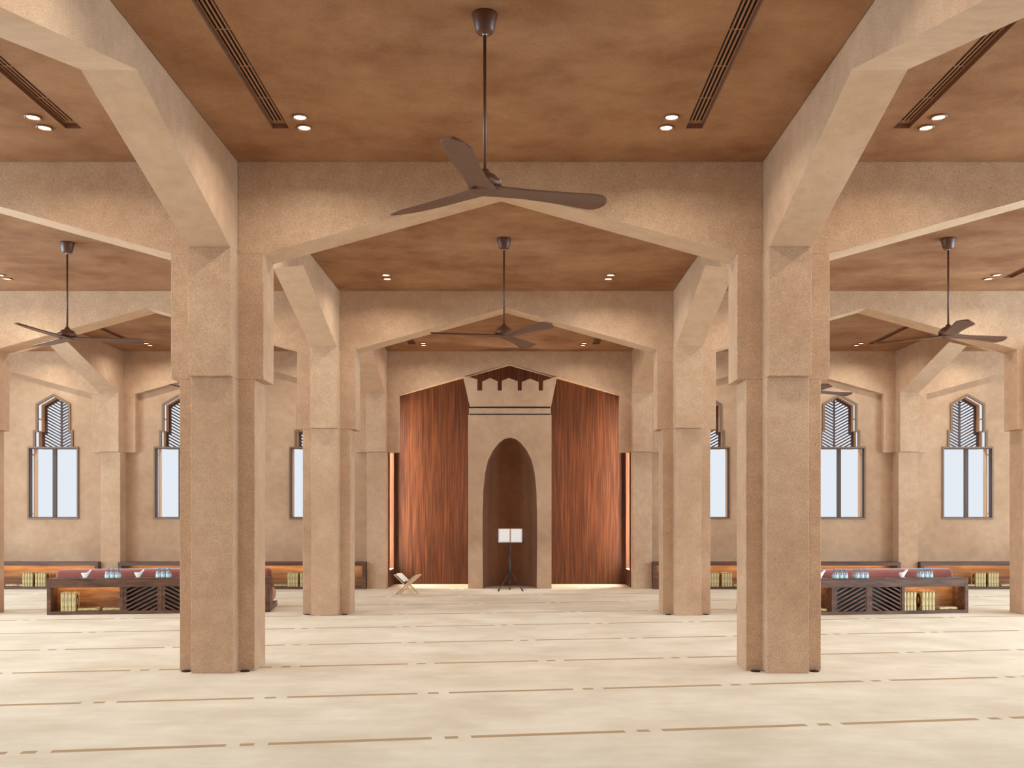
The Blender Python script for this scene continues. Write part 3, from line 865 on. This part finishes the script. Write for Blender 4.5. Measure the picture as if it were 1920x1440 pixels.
# ------------------------------------------------------------------ folding book rest with open book
br_loc = (-2.10, 18.92, 0); brz = math.radians(-18)
t = thing('folding_book_rest', 'small birch folding book rest on the carpet left of the niche', 'book rest', br_loc, brz)
def slope_board(bm, p0, p1, y0, y1, th):
    p0 = Vector((p0[0], 0, p0[1])); p1 = Vector((p1[0], 0, p1[1])); d = (p1-p0).normalized(); n = Vector((-d.z, 0, d.x))*th/2
    q = [p0-n, p1-n, p1+n, p0+n]
    prism(bm, [(v.x, v.z) for v in q], y0, y1)
for s in (1, -1):
    bm = BM(); cz = .185
    slope_board(bm, (-.02*s, cz-.015), (.23*s, .385), -.13, .13, .012)
    slope_board(bm, (-.20*s, .006), (0, cz+.0), -.125, -.055, .012); slope_board(bm, (-.20*s, .006), (0, cz+.0), .055, .125, .012)
    obj('board', bm, 'birch', t)
t = thing('open_book', 'open book with white pages resting on the birch book rest', 'book', (br_loc[0], br_loc[1], .0), brz)
bm = BM()
for s in (1, -1): slope_board(bm, (.012*s, .222), (.185*s, .372), -.115, .115, .006)
obj('cover', bm, 'blackcover', t)
bm = BM()
slope_board(bm, (-.022, .252), (-.188, .396), -.105, .105, .034)
obj('page_block', bm, 'paper', t)
bm = BM(); slope_board(bm, (.022, .236), (.17, .364), -.105, .105, .012); obj('page_block', bm, 'pages', t)

# ------------------------------------------------------------------ music stand with open book
ms = (-.142, 19.85, 0)
t = thing('music_stand', 'black tripod music stand in front of the stone prayer niche', 'music stand', ms)
bm = BM(); tube(bm, (0, 0, .20), (0, 0, .72), .0125); tube(bm, (0, 0, .70), (0, 0, 1.0), .008); obj('pole', bm, 'black', t)
bm = BM()
for z, s in ((.93, -1), (.80, 1), (.68, -1)): tube(bm, (0, 0, z), (.028*s, 0, z), .012)
obj('clamp_knob', bm, 'black', t)
bm = BM(); lathe(bm, [(.0126, .36), (.02, .36), (.02, .40), (.0126, .40)], seg=16); obj('leg_collar', bm, 'black', t)
for a in (-148, -25, 92):
    ca, sa = math.cos(math.radians(a)), math.sin(math.radians(a))
    R = .27 if a < 0 else .25
    bm = BM(); tube(bm, (ca*.018, sa*.018, .385), (ca*R*.55, sa*R*.55, .19), .008); tube(bm, (ca*R*.55, sa*R*.55, .19), (ca*R, sa*R, .02), .008)
    tube(bm, (ca*.01, sa*.01, .215), (ca*R*.5, sa*R*.5, .20), .005)
    lg = obj('leg', bm, 'black', t)
    bm = BM(); tube(bm, (ca*R*.92, sa*R*.92, .05), (ca*(R+.012), sa*(R+.012), .0), .013, r1=.016); obj('rubber_foot', bm, 'blackcover', lg)
bm = BM(); tl = math.radians(14)
def dz(h, off=0): return (h*math.sin(tl)+off*math.cos(tl), .965+h*math.cos(tl)-off*math.sin(tl))
for x in (-.285, .285):
    y0, z0 = dz(0, .008); y1, z1 = dz(.26, .008); tube(bm, (x, y0, z0), (x, y1, z1), .006)
for h in (.10, .25):
    y0, z0 = dz(h, .008); tube(bm, (-.285, y0, z0), (.285, y0, z0), .006)
y0, z0 = dz(0); box(bm, -.30, .30, y0-.07, y0+.008, z0-.012, z0); 
y1, z1 = dz(.2, .012); tube(bm, (0, y0+.01, z0-.01), (0, y1, z1), .009)
obj('desk', bm, 'black', t)
t = thing('open_book', 'large open white paged book on the black music stand', 'book', (ms[0], ms[1]-.01, 0), 0)
def page(bm, s, w, h0, h1, lift, th):
    n = 8; vs = []
    for i in range(n+1):
        u = i/n; x = s*(.004+w*u); c = lift*math.sin(PI*min(1, u*1.15+.02))*.8
        for (h, o) in ((h0, -c-th), (h1, -c-th), (h1, 0), (h0, 0)):
            y, z = dz(h, o); vs.append(bm.verts.new((x, y, z)))
    for i in range(n):
        for k in range(4):
            a = i*4+k; b = i*4+(k+1) % 4
            bm.faces.new((vs[a], vs[b], vs[b+4], vs[a+4]))
    bm.faces.new(vs[:4]); bm.faces.new(vs[-4:])
bm = BM()
for s in (1, -1): page(bm, s, .238, .006, .292, .008, .010)
obj('page_block', bm, 'pinkedge', t)
for s in (1, -1):
    bm = BM(); n = 8; vs = []
    for i in range(n+1):
        u = .05+.87*i/n; x = s*(.004+.238*u); c = .008*math.sin(PI*min(1, u*1.15+.02))*.8
        for h in (.016, .280):
            y, z = dz(h, -c-.0115); vs.append(bm.verts.new((x, y, z)))
    for i in range(n): bm.faces.new((vs[2*i], vs[2*i+1], vs[2*i+3], vs[2*i+2]))
    o = obj('page', bm, 'paper', t); sm = o.modifiers.new('t', 'SOLIDIFY'); sm.thickness = .0012; sm.offset = 0

# ------------------------------------------------------------------ round dark floor fittings in the column corners
u0 = None
for c, r, cn in ((1, 1, 'nearest left column'), (2, 1, 'nearest right column'), (1, 2, 'second left column'), (2, 2, 'second right column')):
    for s in (-1, 1):
        lab = f'small dark round floor fitting at the {"left" if s < 0 else "right"} front corner of the {cn}'
        loc = (COLX[c]+s*(H+.085), ROWY[r]-H-.055, 0)
        if u0 is None:
            bm = BM(); lathe(bm, [(0, .001), (.045, .001), (.047, .010), (.035, .014), (0, .014)], seg=28)
            u0 = obj('floor_fitting', bm, 'fitting', loc=loc); tag(u0, lab, 'floor fitting', 'dark floor fittings at the columns')
        else:
            q = u0.copy(); COL.objects.link(q); q.location = loc; q['label'] = lab

# ------------------------------------------------------------------ light
W = bpy.data.worlds.new('sky'); S.world = W; W.use_nodes = True
bg = W.node_tree.nodes['Background']; bg.inputs[0].default_value = (.84, .885, .95, 1); bg.inputs[1].default_value = .93
FILL_TINT = (.62, .89, 1.1)  # cool tint of the added lamps that stand in for daylight
def fill_lamp(name, loc, rot, sx, sy, e, col=FILL_TINT): add_light('AREA', name, loc, rot, e, col, shape='RECTANGLE', size=sx, size_y=sy)
for a, b in RP: fill_lamp('rear_fill_lamp', ((a+b)/2, YB-.45, 2.3), (math.radians(90), 0, 0), b-a, 4, 25)  # unseen area lamps added behind the rear openings in place of daylight
for (a, b), pw_ in zip(SP, (320, 740, 740, 210)):  # unseen area lamps added outside the side openings in place of daylight
    fill_lamp('left_fill_lamp', (XL-.45, (a+b)/2, 2.55), (0, math.radians(-90), 0), 3.3, b-a, pw_)
    fill_lamp('right_fill_lamp', (XR+.45, (a+b)/2, 2.55), (0, math.radians(90), 0), 3.3, b-a, pw_)
for s, x in ((-1, RX0-.36), (1, RX1+.36)):
    add_light('AREA', 'slot_daylight', (x+.02*s, 21.30, 2.15), (PI/2, 0, math.radians(-(90-28)*-s)), 170, (1, .9, .76), shape='RECTANGLE', size=.5, size_y=3.5)

# warm cove strips on top of the recess, hidden behind the arch, washing the panelling
for x0, x1 in ((RX0+.05, RX0+1.3), (RX1-1.3, RX1-.05)):
    bm = BM(); box(bm, x0, x1, 21.50, 21.53, ZT-.03, ZT-.01); tag(obj('trim_3' if x0 < 0 and x1 < 0 else 'trim_4', bm, 'led'), kind='structure')
    add_light('AREA', 'cove_light', ((x0+x1)/2, 21.52, ZT-.05), (math.radians(12), 0, 0), 9, (1, .8, .56), shape='RECTANGLE', size=x1-x0, size_y=.04)
for w in WX:
    add_light('AREA', 'window_daylight', (w, 22.7, 5.4), (math.radians(-48), 0, 0), 170, FILL_TINT, shape='RECTANGLE', size=2.2, size_y=1.4)  # lamps added out of view above the windows to brighten floor and side ceilings
# ------------------------------------------------------------------ camera
cd = bpy.data.cameras.new('camera'); cam = bpy.data.objects.new('camera', cd); COL.objects.link(cam)
cam.location = (0, 0, EYE); cam.rotation_euler = (PI/2, 0, 0)
cd.sensor_fit = 'HORIZONTAL'; cd.sensor_width = 36; cd.lens = 36*F/1920
cd.shift_x = -(VX-960)/1920; cd.shift_y = (VY-720)/1920
cd.clip_start = .05; cd.clip_end = 200
S.camera = cam
vs = S.view_settings; vs.view_transform = 'Standard'; vs.look = 'None'; vs.gamma = 1; vs.exposure = .05
vs.use_curve_mapping = False
S.cycles.max_bounces = 8; S.cycles.diffuse_bounces = 5; S.cycles.transparent_max_bounces = 16
